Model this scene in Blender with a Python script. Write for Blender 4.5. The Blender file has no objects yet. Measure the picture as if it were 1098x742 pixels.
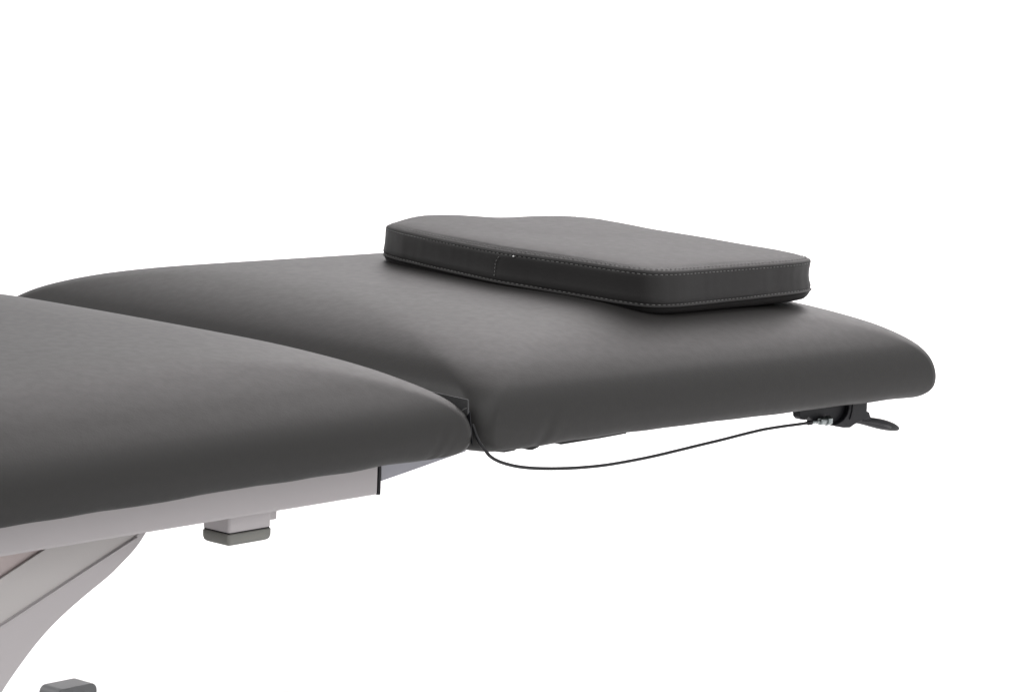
import bpy, math, random
import numpy as np
from mathutils import Vector, Matrix, noise
scene = bpy.context.scene
COL = scene.collection
random.seed(4)

# ---------------------------------------------------------------- camera
W_PX, H_PX = 1098.0, 742.0
FPX = 3794.0
YAW, PITCH, ROLL = math.radians(42.1), math.radians(8.5), math.radians(-2.1)
_f = Vector((math.cos(YAW)*math.cos(PITCH), math.sin(YAW)*math.cos(PITCH), -math.sin(PITCH)))
_r = _f.cross(Vector((0, 0, 1))).normalized()
_d = _f.cross(_r)
_R = math.cos(ROLL)*_r + math.sin(ROLL)*_d
_D = -math.sin(ROLL)*_r + math.cos(ROLL)*_d
def ray(x, y): return _R*((x-W_PX/2)/FPX) + _D*((y-H_PX/2)/FPX) + _f
CAM = Vector((0, 0, .46)) - ray(512, 484)*3.4
cam_data = bpy.data.cameras.new('camera')
cam_data.sensor_width = 36.0
cam_data.lens = FPX/W_PX*36.0
cam_data.clip_start = .05
cam_data.clip_end = 200
cam = bpy.data.objects.new('camera', cam_data)
COL.objects.link(cam)
m = Matrix((( _R.x, -_D.x, -_f.x), (_R.y, -_D.y, -_f.y), (_R.z, -_D.z, -_f.z))).to_4x4()
m.translation = CAM
cam.matrix_world = m
scene.camera = cam
def on_y(x, y, Y):
    d = ray(x, y); return CAM + d*((Y-CAM.y)/d.y)
def on_z(x, y, Z):
    d = ray(x, y); return CAM + d*((Z-CAM.z)/d.z)

# ---------------------------------------------------------------- world, lights, exposure
world = bpy.data.worlds.new('World'); scene.world = world; world.use_nodes = True
bg = world.node_tree.nodes['Background']
# surroundings shaped by added lobes of light: brighter right of the camera, dim left
_nt = world.node_tree
_tc = _nt.nodes.new('ShaderNodeTexCoord')
def lobe(direction, lo, hi, amount):
    dp = _nt.nodes.new('ShaderNodeVectorMath'); dp.operation = 'DOT_PRODUCT'
    _nt.links.new(_tc.outputs['Generated'], dp.inputs[0])
    dp.inputs[1].default_value = Vector(direction).normalized()
    mr = _nt.nodes.new('ShaderNodeMapRange'); mr.interpolation_type = 'SMOOTHSTEP'
    mr.inputs['From Min'].default_value = lo; mr.inputs['From Max'].default_value = hi
    mr.inputs['To Min'].default_value = 0; mr.inputs['To Max'].default_value = amount
    _nt.links.new(dp.outputs['Value'], mr.inputs['Value'])
    return mr.outputs[0]
def add(a, b):
    n = _nt.nodes.new('ShaderNodeMath'); n.operation = 'ADD'
    _nt.links.new(a, n.inputs[0])
    if isinstance(b, float): n.inputs[1].default_value = b
    else: _nt.links.new(b, n.inputs[1])
    return n.outputs[0]
KEY_LOBE = lobe((-.15, -.50, .85), .70, .95, 1.92)
SIDE_LOBE = lobe((.60, -.75, .10), -.2, 1.0, .72)
_nt.links.new(add(add(KEY_LOBE, SIDE_LOBE), .34), bg.inputs[1])
bg.inputs[0].default_value = (1, .995, 1, 1)
def area(name, loc, target, size, size_y, power, color=(1, 1, 1)):
    l = bpy.data.lights.new(name, 'AREA'); l.shape = 'RECTANGLE'
    l.size = size; l.size_y = size_y; l.energy = power; l.color = color
    o = bpy.data.objects.new(name, l); COL.objects.link(o); o.location = loc
    o.rotation_euler = (Vector(target)-Vector(loc)).to_track_quat('-Z', 'Y').to_euler()
    return o
area('overhead_softbox', (3.9, 2.0, 3.0), (2.4, 1.7, 0), 4.6, 4.6, 170, (1, .945, .955))
area('left_fill', (-1.9, 3.4, 2.7), (.5, .7, 0), 2.2, 2.2, 86, (1, .985, .985))  # added fill lamp, lifts the shadow on the floor below the table
area('backdrop_softbox', (3.2, 3.2, 4.2), (6.6, 6.2, 1.0), 5.0, 4.0, 14, (1, .955, .965))
scene.view_settings.view_transform = 'Standard'
scene.view_settings.look = 'None'
scene.view_settings.exposure = 0
scene.view_settings.gamma = 1

# ---------------------------------------------------------------- materials
def mat(name, color, rough=.5, metallic=0.0, bump=0.0, scale=200.0, stretch=(1, 1, 1), vary=0.0, spec=.5, coarse=0.0, coarse_scale=6.0):
    mt = bpy.data.materials.new(name); mt.use_nodes = True
    nt = mt.node_tree; p = nt.nodes['Principled BSDF']
    p.inputs['Base Color'].default_value = (*color, 1)
    p.inputs['Roughness'].default_value = rough
    p.inputs['Metallic'].default_value = metallic
    p.inputs['Specular IOR Level'].default_value = spec
    tc = nt.nodes.new('ShaderNodeTexCoord')
    mp = nt.nodes.new('ShaderNodeMapping'); mp.inputs['Scale'].default_value = stretch
    nt.links.new(tc.outputs['Object'], mp.inputs['Vector'])
    h = None
    if bump:
        n = nt.nodes.new('ShaderNodeTexNoise'); n.inputs['Scale'].default_value = scale; n.inputs['Detail'].default_value = 4
        nt.links.new(mp.outputs[0], n.inputs['Vector'])
        b = nt.nodes.new('ShaderNodeBump'); b.inputs['Strength'].default_value = bump; b.inputs['Distance'].default_value = .001
        nt.links.new(n.outputs['Fac'], b.inputs['Height'])
        if coarse:
            n2 = nt.nodes.new('ShaderNodeTexNoise'); n2.inputs['Scale'].default_value = coarse_scale; n2.inputs['Detail'].default_value = 3
            nt.links.new(tc.outputs['Object'], n2.inputs['Vector'])
            b2 = nt.nodes.new('ShaderNodeBump'); b2.inputs['Strength'].default_value = coarse; b2.inputs['Distance'].default_value = .01
            nt.links.new(n2.outputs['Fac'], b2.inputs['Height'])
            nt.links.new(b2.outputs[0], b.inputs['Normal'])
        nt.links.new(b.outputs[0], p.inputs['Normal'])
    if vary:
        n3 = nt.nodes.new('ShaderNodeTexNoise'); n3.inputs['Scale'].default_value = scale*.25; n3.inputs['Detail'].default_value = 5
        nt.links.new(mp.outputs[0], n3.inputs['Vector'])
        r = nt.nodes.new('ShaderNodeMapRange')
        r.inputs['From Min'].default_value = .3; r.inputs['From Max'].default_value = .7
        r.inputs['To Min'].default_value = rough-vary; r.inputs['To Max'].default_value = rough+vary
        nt.links.new(n3.outputs['Fac'], r.inputs['Value']); nt.links.new(r.outputs[0], p.inputs['Roughness'])
    return mt
LEATHER = mat('grey_leatherette', (.0188, .0180, .0172), .50, spec=.265, bump=.10, scale=420, vary=.022, coarse=.03, coarse_scale=5)
LEATHER_PILLOW = mat('grey_leatherette_pillow', (.0260, .0250, .0248), .54, spec=.18, bump=.10, scale=420, vary=.022, coarse=.04, coarse_scale=9)
FABRIC = mat('dark_gusset_fabric', (.042, .042, .043), .7, bump=.3, scale=900)
THREAD = mat('grey_thread', (.14, .14, .136), .7, bump=.2, scale=2000)
PAINT = mat('light_grey_powder_coat', (.375, .352, .357), .45, bump=.08, scale=700)
PAINT_WARM = mat('warm_grey_powder_coat', (.40, .38, .372), .45, bump=.08, scale=700)
PAINT_MAUVE = mat('mauve_grey_inner_panel', (.44, .375, .365), .5, bump=.08, scale=700)
CAP = mat('grey_rubber', (.165, .165, .150), .6, bump=.2, scale=900)
CAP_DARK = mat('dark_grey_plastic', (.17, .175, .18), .5, bump=.15, scale=900)
BLACK = mat('black_plastic', (.008, .008, .010), .5, bump=.1, scale=900, spec=.2)
LATCH_GREY = mat('charcoal_moulded_plastic', (.009, .009, .011), .5, spec=.22, bump=.12, scale=900)
CABLE = mat('black_cable_sheath', (.010, .010, .011), .5, bump=.1, scale=800, spec=.25)
STEEL = mat('zinc_plated_steel', (.25, .275, .275), .32, metallic=1, bump=.1, scale=800)
HINGE = mat('blue_grey_hinge_steel', (.30, .30, .335), .4, bump=.1, scale=600)
BOARD = mat('black_underside_cloth', (.012, .012, .012), .8, bump=.3, scale=900)
WHITE = mat('white_studio_paper', (.96, .96, .96), .9, bump=.05, scale=60, spec=.0)

# ---------------------------------------------------------------- helpers
def mesh_obj(name, verts, faces, material, parent=None, smooth=True, auto=None):
    me = bpy.data.meshes.new(name)
    me.from_pydata([tuple(v) for v in verts], [], faces)
    me.validate(); me.update()
    if smooth: me.shade_smooth()
    o = bpy.data.objects.new(name, me); COL.objects.link(o)
    me.materials.append(material)
    if parent: o.parent = parent
    if auto is not None:
        es = me.attributes.new('sharp_edge', 'BOOLEAN', 'EDGE') if 'sharp_edge' not in me.attributes else me.attributes['sharp_edge']
    return o
def bevel(o, w, seg=3, angle=35):
    b = o.modifiers.new('bevel', 'BEVEL'); b.width = w; b.segments = seg; b.limit_method = 'ANGLE'; b.angle_limit = math.radians(angle)
    b.harden_normals = True
    return o
def loft(rings, close_first=False, close_last=False):
    """rings: lists of equal length, closed loops"""
    n = len(rings[0]); V = []; Fs = []
    for r in rings: V += r
    for k in range(len(rings)-1):
        a = k*n; b = a+n
        for i in range(n):
            j = (i+1) % n
            Fs.append((a+i, a+j, b+j, b+i))
    if close_first: Fs.append(tuple(reversed(range(n))))
    if close_last: Fs.append(tuple(range((len(rings)-1)*n, len(rings)*n)))
    return V, Fs
def prism(name, pts, y0, y1, material, parent, bev=.001, seg=2):
    """pts: (x, z) outline, extruded from y0 to y1"""
    area2 = sum(pts[i][0]*pts[(i+1) % len(pts)][1]-pts[(i+1) % len(pts)][0]*pts[i][1] for i in range(len(pts)))
    if area2 < 0: pts = pts[::-1]
    n = len(pts)
    V = [(x, y0, z) for x, z in pts]+[(x, y1, z) for x, z in pts]
    Fs = [tuple(range(n)), tuple(reversed(range(n, 2*n)))]
    for i in range(n):
        j = (i+1) % n
        Fs.append((i, i+n, j+n, j))
    o = mesh_obj(name, V, Fs, material, parent, smooth=False)
    if bev: bevel(o, bev, seg)
    return o
def box(name, x0, x1, y0, y1, z0, z1, material, parent, bev=.002, seg=3):
    o = prism(name, [(x0, z0), (x1, z0), (x1, z1), (x0, z1)], y0, y1, material, parent, bev, seg)
    return o
def px_poly(pts, Y):
    out = []
    for x, y in pts:
        p = on_y(x, y, Y); out.append((p.x, p.z))
    return out
def spline(pts, per=12, closed=False):
    out = []; n = len(pts)
    rng = range(n) if closed else range(n-1)
    for i in rng:
        p1, p2 = pts[i], pts[(i+1) % n]
        p0 = pts[(i-1) % n] if (closed or i > 0) else p1
        p3 = pts[(i+2) % n] if (closed or i+2 < n) else p2
        for k in range(per):
            t = k/per
            out.append(.5*((2*p1)+(p2-p0)*t+(2*p0-5*p1+4*p2-p3)*t*t+(3*p1-p0-3*p2+p3)*t**3))
    if not closed: out.append(pts[-1].copy())
    return out
def tube(name, pts, rad, material, parent, sides=12):
    rings = []
    up = Vector((0, 1, 0))
    for i, p in enumerate(pts):
        t = (pts[min(i+1, len(pts)-1)]-pts[max(i-1, 0)]).normalized()
        a = t.cross(up).normalized(); b = t.cross(a)
        r = rad(i/(len(pts)-1)) if callable(rad) else rad
        rings.append([p+a*(r*math.cos(2*math.pi*k/sides))+b*(r*math.sin(2*math.pi*k/sides)) for k in range(sides)])
    V, Fs = loft(rings, True, True)
    return mesh_obj(name, V, Fs, material, parent)

def interp(tab, s):
    if s <= tab[0][0]: return tab[0][1]
    for (a, za), (b, zb) in zip(tab, tab[1:]):
        if s <= b: return za+(zb-za)*(s-a)/(b-a)
    return tab[-1][1]
# side profile of a cushion: (inset, height) from the underside edge to the crown
PROF = [(.030, 0), (.014, .0005), (.007, .003), (.002, .009), (0, .018), (.0005, .028), (.004, .040), (.011, .0505),
        (.021, .0595), (.035, .0685), (.053, .078), (.075, .0865), (.100, .0935), (.130, .0985), (.165, .1015), (.21, .1035)]
PROF_HEAD = [(.030, 0), (.014, .0005), (.007, .003), (.002, .009), (0, .018), (.0005, .030), (.004, .044), (.011, .0565), (.021, .0665),
             (.035, .0762), (.053, .0845), (.075, .0920), (.100, .0980), (.130, .1032), (.165, .1067), (.21, .1086)]
def smooth_profile(P, per=5):
    pts = [Vector((a, b, 0)) for a, b in P]
    return [(p.x, p.y) for p in spline(pts, per)]
def cushion(name, x0, x1, y0, y1, zb, material, parent, rc=.035, folds=(), edge_wave=None, prof=PROF, ncorner=26, crown=.007, grow=.8, far=.55):
    P = smooth_profile(prof)
    hw = (y1-y0)/2; hl = (x1-x0)/2; cx = (x0+x1)/2; cy = (y0+y1)/2
    rings = []
    nlong = max(8, int((x1-x0)/.006)); nshort = max(8, int((y1-y0)/.008))
    def outline(s, z, crown):
        a = hl-s; b = hw-s
        r = min(rc+far*s, a*.98, b*.98)       # far corners
        g = min(rc+grow*s, a*.98, b*.98)      # near corners fall away more softly
        loop = []
        def corner(qx, qy, a0, r):
            for k in range(ncorner):
                t = a0+(k+.5)/ncorner*math.pi/2
                loop.append((qx+r*math.cos(t), qy+r*math.sin(t)))
        # start: bottom side (y=-b) running +x
        for k in range(nlong+1):
            loop.append((-a+g+(2*a-2*g)*k/nlong, -b))
        corner(a-g, -b+g, -math.pi/2, g)
        for k in range(nshort+1): loop.append((a, -b+g+(2*b-r-g)*k/nshort))
        corner(a-r, b-r, 0, r)
        for k in range(nlong+1): loop.append((a-r-(2*a-2*r)*k/nlong, b))
        corner(-a+r, b-r, math.pi/2, r)
        for k in range(nshort+1): loop.append((-a, b-r-(2*b-r-g)*k/nshort))
        corner(-a+g, -b+g, math.pi, g)
        A = np.array(loop)
        for it in range(int(min(max(s-.004, 0), .22)*330)):
            A = .5*A+.25*(np.roll(A, 1, 0)+np.roll(A, -1, 0))
        out = []
        for x, y in A.tolist():
            zz = z
            u = x/hl; v = y/hw
            if crown: zz += crown*max(0, 1-v*v)*max(0, 1-u**4)
            out.append(Vector((cx+x, cy+y, zb+zz)))
        return out
    CR = crown
    for s, z in P:
        f = min(1, max(0, z-.05)/.05)
        rings.append(outline(s, z, CR*f))
    smax = P[-1][0]; zt = P[-1][1]
    end = hw*.985
    for k in range(1, 9):
        s = smax+(end-smax)*k/8
        rings.append(outline(s, zt+.001*k/8, CR))
    for r in rings:
        for i, p in enumerate(r):
            q = p.copy()
            h = (p.z-zb)
            # slow hand-upholstered unevenness of the sides and lower edge
            w = max(0, 1-h/.09)
            nv = noise.noise(Vector((p.x*5, p.y*5, p.z*5+3)))
            nv2 = noise.noise(Vector((p.x*17+9, p.y*17, 1.3)))
            if h < .016:
                q.z += (nv2*.0012)*(1-h/.016)
            dx = p.x-cx; dy = p.y-cy
            sx = 1 if dx > 0 else -1; sy = 1 if dy > 0 else -1
            q.y += sy*nv*.0018*w*(1 if abs(dy) > hw*.5 else 0)
            for (fx, fy, ang, wd, dep, h0, h1) in folds:
                # a fold: a groove running up the side wall from the underside at plan position (fx, fy)
                lean = (p.x-fx)*math.cos(ang)+(p.y-fy)*math.sin(ang) - h*.55
                dist = math.hypot(p.x-fx, p.y-fy)
                if dist < .09 and h < h1:
                    g = math.exp(-(lean/wd)**2) - .55*math.exp(-((lean-wd*2.0)/(wd*1.3))**2)
                    vfade = min(1, max(0, (h1-h)/(h1-h0)))
                    q.y += dep*g*vfade*math.exp(-(dist/.07)**2)
            r[i] = q
    if edge_wave:
        for r in rings:
            for p in r:
                h = p.z-zb
                if p.y < y0+.04 and h < .05: p.z += edge_wave(p.x)*(1-h/.05)
    V, Fs = loft(rings, True, True)
    return mesh_obj(name, V, Fs, material, parent)

def empty(name, loc, label, cat, group=None):
    o = bpy.data.objects.new(name, None); COL.objects.link(o); o.location = loc
    o.empty_display_size = .1
    o['label'] = label; o['category'] = cat
    if group: o['group'] = group
    return o

# ---------------------------------------------------------------- the setting: white studio sweep
def backdrop():
    # floor that curves up into a wall; runs along the direction away from the camera
    prof = [(-1.6, 0)]
    n = 16; r = 2.5; d = 9.0
    prof += [(d-r+r*math.sin(t*math.pi/2/n), r-r*math.cos(t*math.pi/2/n)) for t in range(n+1)]
    prof += [(d, 6.0)]
    f2 = Vector((math.cos(YAW), math.sin(YAW), 0)); s2 = Vector((math.sin(YAW), -math.cos(YAW), 0))
    V = []; Fs = []
    for u, z in prof:
        for s in (-9, 9):
            p = f2*u+s2*s; V.append((p.x, p.y, z))
    for i in range(len(prof)-1):
        Fs.append((2*i, 2*i+1, 2*i+3, 2*i+2))
    o = mesh_obj('backdrop', V, Fs, WHITE)
    o['kind'] = 'structure'; o['label'] = 'seamless white studio floor and backdrop'
backdrop()

# ---------------------------------------------------------------- the treatment table
table = empty('treatment_table', (0, 0, 0), 'dark grey padded treatment table on a light grey frame, head section at right', 'treatment table')
ZB = .46
LW = .70
# seat (long, left) cushion, running out of frame to the left
def wave_seat(x):
    def g(c, w): return math.exp(-((x-c)/w)**2)
    return .0008*(1/(1+math.exp(-(x+.375)/.012)))*(1-1/(1+math.exp(-(x+.20)/.05))) + .0015*g(-.12, .03)
seat = cushion('seat_cushion', -1.30, .001, 0, .755, ZB-.005, LEATHER, table, rc=.016, edge_wave=wave_seat,
               folds=((-.062, 0, 0, .0035, .0012, .006, .040), (-.045, 0, 0, .003, .0010, .004, .030)))
# head cushion, dropped by a hair over one degree round the hinge
head = cushion('head_cushion', .005, .764, 0, .757, -.0035, LEATHER, table, rc=.020, prof=PROF_HEAD, crown=.003, grow=1.05, far=.25,
               edge_wave=lambda x: -.0024*math.exp(-((x-.07)/.10)**2),
               folds=((.09, 0, 0, .006, .0010, .006, .045),))
TILT = math.radians(1.3)
head.location = (0, 0, ZB); head.rotation_euler = (0, TILT, 0)
def on_head(x, z): # a point (x, z) measured in the head section's own frame
    return (x*math.cos(TILT)+z*math.sin(TILT), ZB-x*math.sin(TILT)+z*math.cos(TILT))

box('underside_board', .03, .67, .09, .64, -.0062, -.0036, BOARD, head, .001, 2)
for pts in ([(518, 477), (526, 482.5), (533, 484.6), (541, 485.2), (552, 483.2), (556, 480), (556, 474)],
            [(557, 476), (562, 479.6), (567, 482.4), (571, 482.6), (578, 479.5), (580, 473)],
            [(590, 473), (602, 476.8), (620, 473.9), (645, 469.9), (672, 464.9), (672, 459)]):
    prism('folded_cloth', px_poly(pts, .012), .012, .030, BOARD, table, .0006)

# side rails
RY0 = .050
def rail(y0, y1):
    r_ = box('side_rail', -1.28, -.0835, y0, y1, .4195, .459, PAINT, table, .0032, 5)
    box('end_cap', -.0832, -.0795, y0+.0004, y1-.0004, .4192, .4585, BLACK, r_, .0006, 2)
    return r_
rail(.050, .080); rail(.620, .650)
box('cross_rail', -.30, -.26, .0803, .6197, .430, .458, PAINT, table, .002, 3)

# hinge bracket reaching from the rail end to the head section
hb = px_poly([(409, 499), (409, 516), (425, 510.5), (445, 503.5), (470, 494.5), (500, 484), (500, 474)], .058)
hinge = prism('hinge_bracket', hb, .058, .064, HINGE, table, .0008)
hb2 = [(x, z) for x, z in hb]
prism('hinge_bracket', hb2, .634, .640, HINGE, table, .0008)

# stop block under the rail with its rubber cap
def rr_prism(name, x0, x1, y0, y1, zs, r, material, parent, n=6):
    """vertical rounded box; zs: list of (z, inset)"""
    rings = []
    for z, ins in zs:
        loop = []
        rr = max(r-ins*.3, .0006)
        for qx, qy, a0 in ((x1-ins-rr, y0+ins+rr, -90), (x1-ins-rr, y1-ins-rr, 0), (x0+ins+rr, y1-ins-rr, 90), (x0+ins+rr, y0+ins+rr, 180)):
            for k in range(n+1):
                t = math.radians(a0+90*k/n); loop.append(Vector((qx+rr*math.cos(t), qy+rr*math.sin(t), z)))
        rings.append(loop)
    V, Fs = loft(rings, True, True)
    o = mesh_obj(name, V, Fs, material, parent)
    o.data.shade_smooth()
    em = o.modifiers.new('edge', 'EDGE_SPLIT'); em.split_angle = math.radians(50)
    return o
def stop_block(y0, y1):
    b = rr_prism('stop_block', -.2605, -.2065, y0, y1, [(.4015, .0003), (.402, 0), (.4192, 0)], .003, PAINT, table)
    box('sleeve', -.2062, -.1965, y0+.003, y1-.003, .4065, .4192, PAINT, b, .001, 2)
    box('seam', -.2595, -.2075, y0+.001, y1-.001, .4003, .4013, BLACK, b, .0003, 1)
    rr_prism('rubber_cap', -.2615, -.2062, y0-.001, y1, [(.3880, .0075), (.3884, .0050), (.3894, .0025), (.391, .0009), (.394, .0001), (.3995, 0), (.4001, .0006)], .003, CAP, b)
stop_block(.068, .104)
stop_block(.600, .632)

# lift arm: curved side plate, recessed web, and the mauve inner panel behind
AY = .100
outer = [Vector((x, y, 0)) for x, y in [(160, 566), (155.5, 573), (149, 583), (141, 593), (129, 605.5), (116.5, 617.7), (93, 637), (70.6, 656.5), (52, 675), (35, 695), (14, 723.6), (0, 745), (-14, 770), (-30, 805), (-44, 850)]]
outer = [(p.x, p.y) for p in spline(outer, 5)]
inner = [(-160, 850), (-160, 771), (0, 669.5), (144, 575.4), (158, 566)]
arm = prism('lift_arm', px_poly(outer+inner, AY), AY, AY+.026, PAINT, table, .0016, 4)
web = prism('recessed_web', px_poly([(150, 560), (152, 573), (0, 672), (-160, 776), (-160, 728), (0, 620.5), (50, 587.5), (92, 560)], AY+.0009), AY+.0009, AY+.0036, PAINT_WARM, arm, .0008, 2)
inp = prism('inner_panel', px_poly([(120, 545), (120, 575), (-160, 770), (-160, 545)], AY+.0041), AY+.0041, AY+.009, PAINT_MAUVE, arm, .0008, 2)
tube('bead', spline([on_y(x, y, AY-.0006) for x, y in [(-160, 773.8), (-80, 723.2), (0, 672.4), (72, 625), (147, 576)]], 6), .0012, PAINT, arm, 10)
# far twin of the arm and the base it stands on
a2 = prism('lift_arm', px_poly(outer+inner, AY), .575, .601, PAINT, table, .0016, 4)
prism('recessed_web', px_poly([(150, 560), (152, 573), (0, 672), (-160, 776), (-160, 728), (0, 620.5), (50, 587.5), (92, 560)], AY+.004), .579, .597, PAINT_WARM, a2, .0008, 2)

# base: cross beams on the floor, upright stop post with a grey cap (seen at the bottom edge of the photo)
box('base_beam', -.9, .10, .617, .655, .0, .045, PAINT, table, .004, 3)
box('base_beam', -.9, .10, .045, .083, .0, .045, PAINT, table, .004, 3)
box('base_beam', -.67, -.55, .0835, .6165, .005, .04, PAINT, table, .004, 3)
for y0_, y1_ in ((.1265, .156), (.545, .5745)):
    box('lift_column', -.655, -.565, y0_, y1_, .0403, .285, PAINT, table, .003, 3)
def post(y0, y1):
    p = box('stop_post', .0125, .0635, y0+.0015, y1-.0015, .0453, .0815, PAINT, table, .002, 3)
    # grey cap: rounded when seen from the near side
    pts = []
    x0, x1, z0, z1, r = .0090, .0660, .082, .1020, .0085
    for k in range(9):
        t = math.pi/2*k/8; pts.append((x1-r+r*math.cos(t), z1-r+r*math.sin(t)))
    for k in range(9):
        t = math.pi/2+math.pi/2*k/8; pts.append((x0+r+r*math.cos(t), z1-r+r*math.sin(t)))
    pts += [(x0, z0), (x1, z0)]
    c = prism('post_cap', pts, y0, y1, CAP_DARK, p, .0008, 2)
post(.6195, .6505)
post(.052, .083)

# gusset between the two cushions: a folded dark sheet with a stitched edge
def gusset():
    nx, nz = 60, 14
    V = []; Fs = []
    def P(v, w, side):
        y = .012+(LW-.024)*v
        top = .047+.002*math.sin(v*9)-.012*math.exp(-v/.02)*0
        z = ZB+.002+(top)*w
        x = -.0035+side*.0016+.0018*math.sin(w*math.pi)*(1 if side > 0 else .4)
        return (x, y, z)
    for side in (0, 1):
        for i in range(nx+1):
            for k in range(nz+1): V.append(P(i/nx, k/nz, side))
    off = (nx+1)*(nz+1); st = nz+1
    for i in range(nx):
        for k in range(nz):
            a = i*st+k
            Fs.append((a, a+st, a+st+1, a+1)); Fs.append((off+a, off+a+1, off+a+st+1, off+a+st))
        a = i*st+nz; Fs.append((a, a+st, off+a+st, off+a))
        a = i*st; Fs.append((a, off+a, off+a+st, a+st))
    for k in range(nz):
        Fs.append((k, k+1, off+k+1, off+k)); a = nx*st+k; Fs.append((a, off+a, off+a+1, a+1))
    return mesh_obj('gap_cover', V, Fs, FABRIC, table, smooth=False)
gc = gusset()
def on_x(x, y, X):
    d = ray(x, y); return CAM + d*((X-CAM.x)/d.x)
def x_prism(name, pts, x0, x1, material, parent):
    A = [on_x(x, y, x0) for x, y in pts]; n = len(A)
    B = [p+Vector((x1-x0, 0, 0)) for p in A]
    Fs = [tuple(range(n)), tuple(reversed(range(n, 2*n)))]+[(i, i+n, (i+1) % n+n, (i+1) % n) for i in range(n)]
    return mesh_obj(name, A+B, Fs, material, parent, smooth=False)
x_prism('fold', [(503.5, 441.5), (500.5, 446), (498.2, 450), (500, 457), (503, 467), (505.5, 477), (506.5, 477), (505.2, 460)], -.0066, -.0056, BLACK, gc)
tube('stitching', spline([on_x(x, y, -.0060) for x, y in [(492.5, 444.5), (494.5, 441.5), (497, 439), (500, 437.6)]], 4), .0004, THREAD, gc, 6)

# release latch, cable and lever below the head cushion
LY = .030
body = prism('latch_body', px_poly([(857, 430), (857.5, 447), (860, 450), (864, 450.5), (868, 447.5), (872, 452), (884, 456), (893, 456.3), (905, 457), (914, 448), (916, 430)], LY), LY, LY+.010, BLACK, table, .0012, 3)
disc = [(905.5+0, 0)]
dp = [(911, 426)]
housing = prism('latch_housing', px_poly([(900, 431), (915, 428), (930.5, 429), (930, 441.5), (932, 444), (934, 447.5), (917, 455), (912, 458.6), (905, 458.8), (897, 457.3), (893, 455.8), (899, 454), (905, 450), (909, 444), (911, 437), (911, 432.5), (900, 434)], LY-.006), LY-.006, LY+.010, LATCH_GREY, body, .0012, 3)
box_pts = px_poly([(916, 430), (918, 430), (917, 442), (914, 450), (912.5, 450), (915, 441)], LY-.0085)
prism('housing_groove', box_pts, LY-.0072, LY-.0055, BLACK, housing, .0003, 1)
def lever():
    # paddle: lofted along its length, wide and dished, tapering to a rounded tip
    top = [(914, 447), (924, 446.2), (932, 445.8), (940, 446.2), (948, 448), (955, 451), (960, 454.8), (962.6, 458.2)]
    bot = [(914, 453), (924, 455.3), (932, 457.5), (940, 459.7), (948, 461.3), (955, 462.1), (960, 461.8), (962.6, 460.2)]
    wid = [.008, .010, .012, .014, .016, .015, .011, .004]
    tp = spline([Vector((x, y, w)) for (x, y), w in zip(top, wid)], 5); bp = spline([Vector((x, y, 0)) for x, y in bot], 5)
    rings = []
    yc = LY+.008
    for t, b in zip(tp, bp):
        pt = on_y(t.x, t.y, yc); pb = on_y(b.x, b.y, yc)
        w = t.z; n = 20; loop = []
        for k in range(n):
            a = 2*math.pi*k/n
            ca, sa = math.cos(a), math.sin(a)
            u = (abs(sa)**.8)*(1 if sa > 0 else -1)
            mid = (pt+pb)/2; hh = (pt-pb)/2
            dish = .0014*(1-abs(ca)) if sa > 0 else 0
            p = mid+hh*(u*.98)*(1 if sa < 0 else .9)+Vector((0, -ca*w/2, 0))
            p.z -= dish
            loop.append(p)
        rings.append(loop)
    V, Fs = loft(rings, True, True)
    return mesh_obj('release_lever', V, Fs, LATCH_GREY, table)
lv = lever()
# little raised rib on the lever's side
tube('thumb_rib', spline([on_y(x, y, LY-.003-(.004 if 925 < x < 950 else .001)) for x, y in [(922, 450.5), (930, 451.8), (940, 453.8), (949, 456), (955, 458)]], 5), .0010, LATCH_GREY, lv, 8)
lug = prism('lever_pivot', px_poly([(920, 446), (925.5, 442.5), (930, 441), (932.4, 442), (933.5, 446.5), (936, 448.5), (930, 451), (922, 450)], LY-.004), LY-.004, LY+.012, LATCH_GREY, lv, .0008, 2)

cab = [(506.5, 455), (508.6, 461), (511.2, 468.5), (514.4, 475), (518.5, 480.5), (521, 483.5), (525, 488.5), (532, 493.2), (542, 497), (556, 500.2), (575, 502), (600, 502.2), (625, 501), (650, 498.4), (675, 494.2), (700, 489.2), (725, 483.3), (750, 477.2), (775, 471.2), (800, 464.8), (820, 460.2), (840, 457), (858, 454.6), (869, 452.8)]
def ray_x(x, y, X):
    d = ray(x, y); return CAM + d*((X-CAM.x)/d.x)
cp = []
for i, (x, y) in enumerate(cab):
    Y = -.004+.028*max(0, min(1, (x-530)/320)) if x > 522 else (.016, .009, .002, -.003)[i] if i < 4 else -.004
    cp.append(on_y(x, y, Y) if i > 2 else ray_x(x, y, .0008))
cable = tube('release_cable', spline(cp, 7), .0017, CABLE, table, 12)
def along(p0, p1, name, prof, material, parent, sides=16):
    d = (p1-p0); L = d.length; d.normalize()
    a = d.cross(Vector((0, 1, 0))).normalized(); b = d.cross(a)
    rings = [[p0+d*(L*t)+a*(r*math.cos(2*math.pi*k/sides))+b*(r*math.sin(2*math.pi*k/sides)) for k in range(sides)] for t, r in prof]
    V, Fs = loft(rings, True, True)
    o = mesh_obj(name, V, Fs, material, parent)
    em = o.modifiers.new('edge', 'EDGE_SPLIT'); em.split_angle = math.radians(40)
    return o
YF = .0243
p0, p1 = on_y(866, 453.4, YF), on_y(890, 450.6, YF)
along(p0, p0.lerp(p1, .18), 'cable_sleeve', [(0, .0022), (.1, .0027), (.9, .0027), (1, .0022)], BLACK, cable)
along(p0.lerp(p1, .18), p0.lerp(p1, .52), 'ferrule', [(0, .0014), (.1, .0019), (.4, .0019), (.42, .0014), (.6, .0014), (.62, .0019), (1, .0019)], STEEL, cable)
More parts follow.
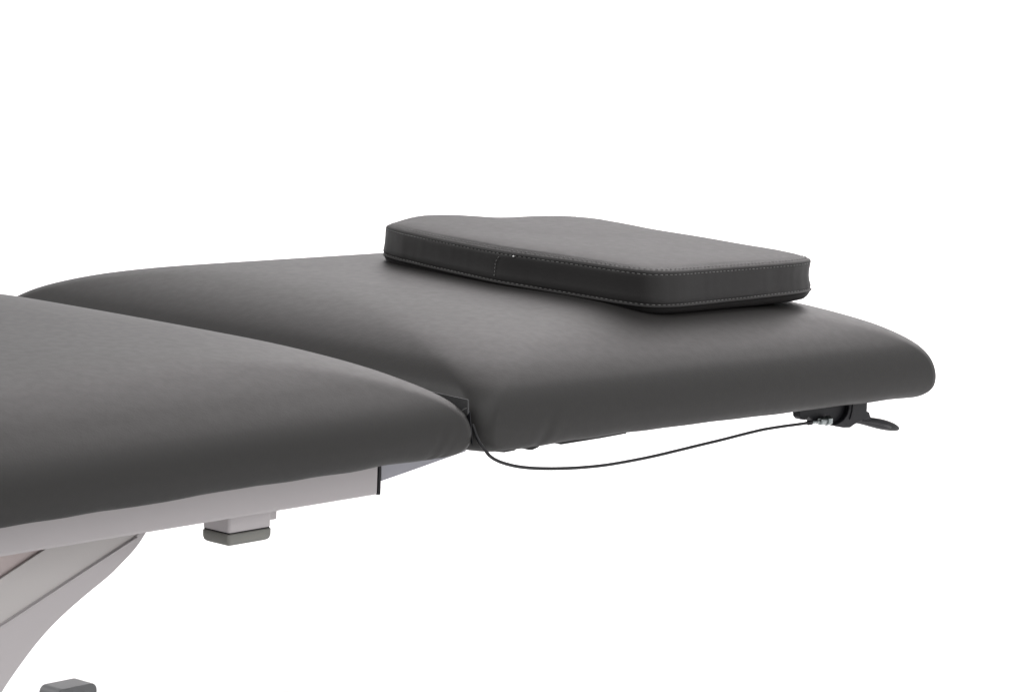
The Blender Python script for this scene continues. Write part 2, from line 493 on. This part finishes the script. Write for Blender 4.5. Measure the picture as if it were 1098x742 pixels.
along(p0.lerp(p1, .52), p0.lerp(p1, .80), 'adjuster', [(0, .0032), (.1, .0042), (.9, .0042), (1, .0034)], STEEL, cable, 12)
along(p0.lerp(p1, .80), p0.lerp(p1, .98), 'hex_nut', [(0, .0050), (.1, .0056), (.9, .0056), (1, .0050)], STEEL, cable, 6)

# ---------------------------------------------------------------- the pillow
ZP = .5946
KX, KY = -math.tan(TILT), .010
NPL = Vector((-KX, -KY, 1)).normalized(); PPL = Vector((.50, .30, ZP))
def on_pillow(x, y):
    d = ray(x, y); p = CAM+d*((PPL-CAM).dot(NPL)/d.dot(NPL)); return Vector((p.x, p.y, 0))
top_px = [(413.8, 241.9), (427, 246.4), (445, 250.6), (470, 256), (500, 262), (539, 269.2), (580, 275), (620, 280.6), (655, 285.8), (672, 288.2),
          (690, 290.3), (708, 291.2), (728, 290.7), (748, 289.3), (775, 287.3), (810, 284.8), (845, 282.0), (858, 280.6), (868, 278.8), (869, 276.8),
          (857.7, 274), (845, 271.5), (815, 266.8), (768, 258.7), (735, 253.2), (704, 248), (680, 243.4), (660, 239.7), (640, 236), (623, 234.1), (598, 232.6),
          (575, 232.9), (559, 233.5), (540, 234.5), (521, 234.8), (507, 234.2), (495, 233.4), (477, 232.3), (460, 232.0), (444, 233), (432, 235.6), (422, 238.8)]
pl = [on_pillow(x, y) for x, y in top_px]
pc = sum(pl, Vector())/len(pl)
cr = spline(pl, 10, True)
# even arc length resample
def resample(P, n):
    L = [0]
    for i in range(len(P)): L.append(L[-1]+(P[(i+1) % len(P)]-P[i]).length)
    out = []; j = 0
    for k in range(n):
        s = L[-1]*k/n
        while L[j+1] < s: j += 1
        t = (s-L[j])/max(1e-9, L[j+1]-L[j]); out.append(P[j].lerp(P[(j+1) % len(P)], t))
    return out, L[-1]
NP = 520
OUT, PER = resample(cr, NP)
for it in range(3):
    OUT = [(OUT[i-1]+OUT[i]*2+OUT[(i+1) % NP])/4 for i in range(NP)]
cen = sum(OUT, Vector())/NP
NRM = []
for i in range(NP):
    t = (OUT[(i+1) % NP]-OUT[i-1]).normalized(); n_ = Vector((t.y, -t.x, 0))
    if n_.dot(OUT[i]-cen) < 0: n_ = -n_
    NRM.append(n_)
pillow = empty('head_pillow', (cen.x, cen.y, ZP-.047), 'flat dark grey pillow with stitched edges lying on the head section', 'pillow')
PO = Vector(pillow.location)
TH = .0385
def tilt_z(p): return KX*(p.x-PPL.x)+KY*(p.y-PPL.y)
def ring(z, off=0.0, k=1.0, fn=None):
    r = []
    for i in range(NP):
        p = cen+(OUT[i]-cen)*k+NRM[i]*off
        p = Vector((p.x, p.y, ZP+z+tilt_z(p)))
        if fn: p = fn(p, i)
        r.append(p-PO)
    return r
def topz(k):   # crown over the scale factor k (1 = edge)
    e = 1-k
    return .0062*(1-math.exp(-e/.10))
def dimple(p, i):
    n = noise.noise(Vector((p.x*9, p.y*9, 2.0)))*.0008
    p.z += n; return p
rings = [ring(-.0022, .0), ring(-.0011, -.0005), ring(-.0002, -.0015), ring(.0005, -.0034), ring(.0009, -.0060)]
for k in (.945, .92, .89, .85, .8, .74, .66, .56, .44, .3, .15, .02):
    rings.append(ring(.0004+topz(k), 0, k, dimple))
V, Fs = loft(rings, False, True)
NC = on_pillow(701, 291)
def sag(i): return .0042*math.exp(-((OUT[i]-NC).length/.20)**2)
RC = on_pillow(868, 278)
tp_ = mesh_obj('top_panel', V, Fs, LEATHER_PILLOW, pillow)
# side band from the top seam down to the lower seam, drawn in a little between the seams
def band(p, i): return p
HB = .0335
rings = []
def bulge(i, u):     # the right end stays drawn in, the rest is plump
    e = 1-math.exp(-((OUT[i]-RC).length/.12)**2)
    return .0022*e*math.sin(math.pi*min(1, max(0, u)))*min(1, u/.15)+.0020*u
prof = [(-.0022, .0), (-.0028, -.0006), (-.0034, -.0010), (-.0042, -.0007), (-.0056, -.0010), (-.007, -.0012), (-.012, -.0022), (-.018, -.0026), (-.024, -.0020), (-.0290, -.0006), (-.0306, -.0011), (-.0317, -.0017), (-.0326, -.0006), (-.0335, .0007)]
def band_wave(p, i):
    w = noise.noise(Vector((p.x*16, p.y*16, p.z*30)))*.0009
    w += noise.noise(Vector((p.x*90, p.y*90, p.z*20)))*.00035
    return p+NRM[i]*w
for z, off in prof:
    def side_fn(p, i, z=z, off=off):
        u = min(1, -z/.0335)
        p = p+NRM[i]*(bulge(i, u))
        p.z -= sag(i)*u
        return band_wave(p, i) if .10 < u < .93 else p
    rings.append(ring(z, off, 1, side_fn) if z < -.0023 else ring(z, 0))
V, Fs = loft(rings)
mesh_obj('side_band', V, Fs, LEATHER_PILLOW, pillow)
def low(f):
    def g(p, i):
        p = p+NRM[i]*.0020
        p.z -= sag(i)*f
        return p
    return g
rings = [ring(-.0337, .0004, 1, low(1)), ring(-.0345, .0, 1, low(.97)), ring(-.0352, -.0012, 1, low(.93)), ring(-.0375, -.0022, 1, low(.8)), ring(-.041, -.0042, 1, low(.6)), ring(-.0440, -.0075, 1, low(.45)), ring(-.0455, -.012, 1, low(.35))]
for k in (.88, .7, .4, .02): rings.append(ring(-.0462, 0, k))
V, Fs = loft(rings, False, True)
mesh_obj('bottom_panel', V, Fs, LEATHER_PILLOW, pillow)
# stitches: short thread capsules lying along the seams
def stitches():
    V = []; Fs = []
    def cap(a, b, nrm, r, lift):
        d = (b-a); L = d.length
        if L < 1e-6: return
        d.normalize(); u = nrm-d*nrm.dot(d); u.normalize(); w = d.cross(u)
        base = len(V)
        pr = [(0, .25, -.6), (.15, .9, .1), (.5, 1, .5), (.85, .9, .1), (1, .25, -.6)]
        for t, rr, up in pr:
            c = a+d*(L*t)+u*(lift+up*r)
            for k in range(6):
                an = 2*math.pi*k/6; V.append(c+u*(math.sin(an)*r*rr)+w*(math.cos(an)*r*rr))
        for s in range(4):
            for k in range(6):
                k2 = (k+1) % 6; A = base+s*6
                Fs.append((A+k, A+k2, A+6+k2, A+6+k))
        Fs.append(tuple(base+k for k in reversed(range(6)))); Fs.append(tuple(base+24+k for k in range(6)))
    def row(path, normals, pitch=.0062, frac=.62, r=.00046, lift=.0001):
        P = path; acc = 0; L = [0]
        n = len(P)
        for i in range(n): L.append(L[-1]+(P[(i+1) % n]-P[i]).length)
        cnt = int(L[-1]/pitch)
        def at(s):
            s %= L[-1]
            lo, hi = 0, n
            while hi-lo > 1:
                md = (lo+hi)//2
                if L[md] <= s: lo = md
                else: hi = md
            t = (s-L[lo])/max(1e-9, L[lo+1]-L[lo])
            return P[lo].lerp(P[(lo+1) % n], t), normals[lo]
        for k in range(cnt):
            s = k*L[-1]/cnt
            a, na = at(s); b, nb = at(s+pitch*frac)
            if abs((b-a).z) > .0007 or (b-a).length < pitch*.4: continue
            cap(a, b, na, r*random.uniform(.75, 1.1), lift+.00035-random.uniform(0, .0002))
    up = Vector((0, 0, 1))
    row(ring(.0011, -.0058), [up]*NP)
    def on_side(z):
        u = -z/.0335; off = interp([(-b_[0], b_[1]) for b_ in prof], -z)
        def g(p, i):
            p = p+NRM[i]*(off+bulge(i, u)+.0001)
            p.z -= sag(i)*u
            return band_wave(p, i)
        return ring(z, 0, 1, g)
    row(on_side(-.0034), NRM)
    row(on_side(-.0317), NRM)
    # the short vertical seam on the near long side
    i0 = min(range(NP), key=lambda i: (OUT[i]-on_pillow(533, 268.2)).length)
    tang = (OUT[(i0+1) % NP]-OUT[i0-1]).normalized()
    zz = [-.0065+(-.0225)*k/6 for k in range(7)]
    def sp(z):
        q = OUT[i0]+NRM[i0]*(interp([(-.0335, .0007), (-.024, -.0020), (-.018, -.0026), (-.012, -.0022), (-.007, -.0012), (-.004, -.0006)], z)+.0003)
        sgn = 1 if tang.dot(_R) > 0 else -1
        sh = .0075*max(0, 1-abs(z+.0045)/.010)**1.6*sgn
        u = -z/.0335
        q = q+tang*sh+NRM[i0]*(bulge(i0, u)+.0003)
        return Vector((q.x, q.y, ZP+z-sag(i0)*u+tilt_z(q)))-PO
    for a, b in zip(zz, zz[1:]):
        cap(sp(a), sp(a+(b-a)*.62), NRM[i0], .00048, .0001)
    return mesh_obj('stitching', V, Fs, THREAD, pillow)
stitches()
# the short end of pale thread where the seam was tied off
K = min(range(NP), key=lambda i: (OUT[i]-on_pillow(551.5, 271, )).length)
kp = OUT[K]+NRM[K]*.0009
kp = Vector((kp.x, kp.y, ZP-.0040+tilt_z(kp)))-PO
kt = (OUT[(K+1) % NP]-OUT[K-1]).normalized()
tube('thread_knot', [kp-kt*.0012, kp-kt*.0006, kp, kp+kt*.0006, kp+kt*.0012], lambda t: .0003+.0008*math.sin(math.pi*t), mat('pale_thread', (.62, .62, .62), .6, bump=.1), pillow, 8)
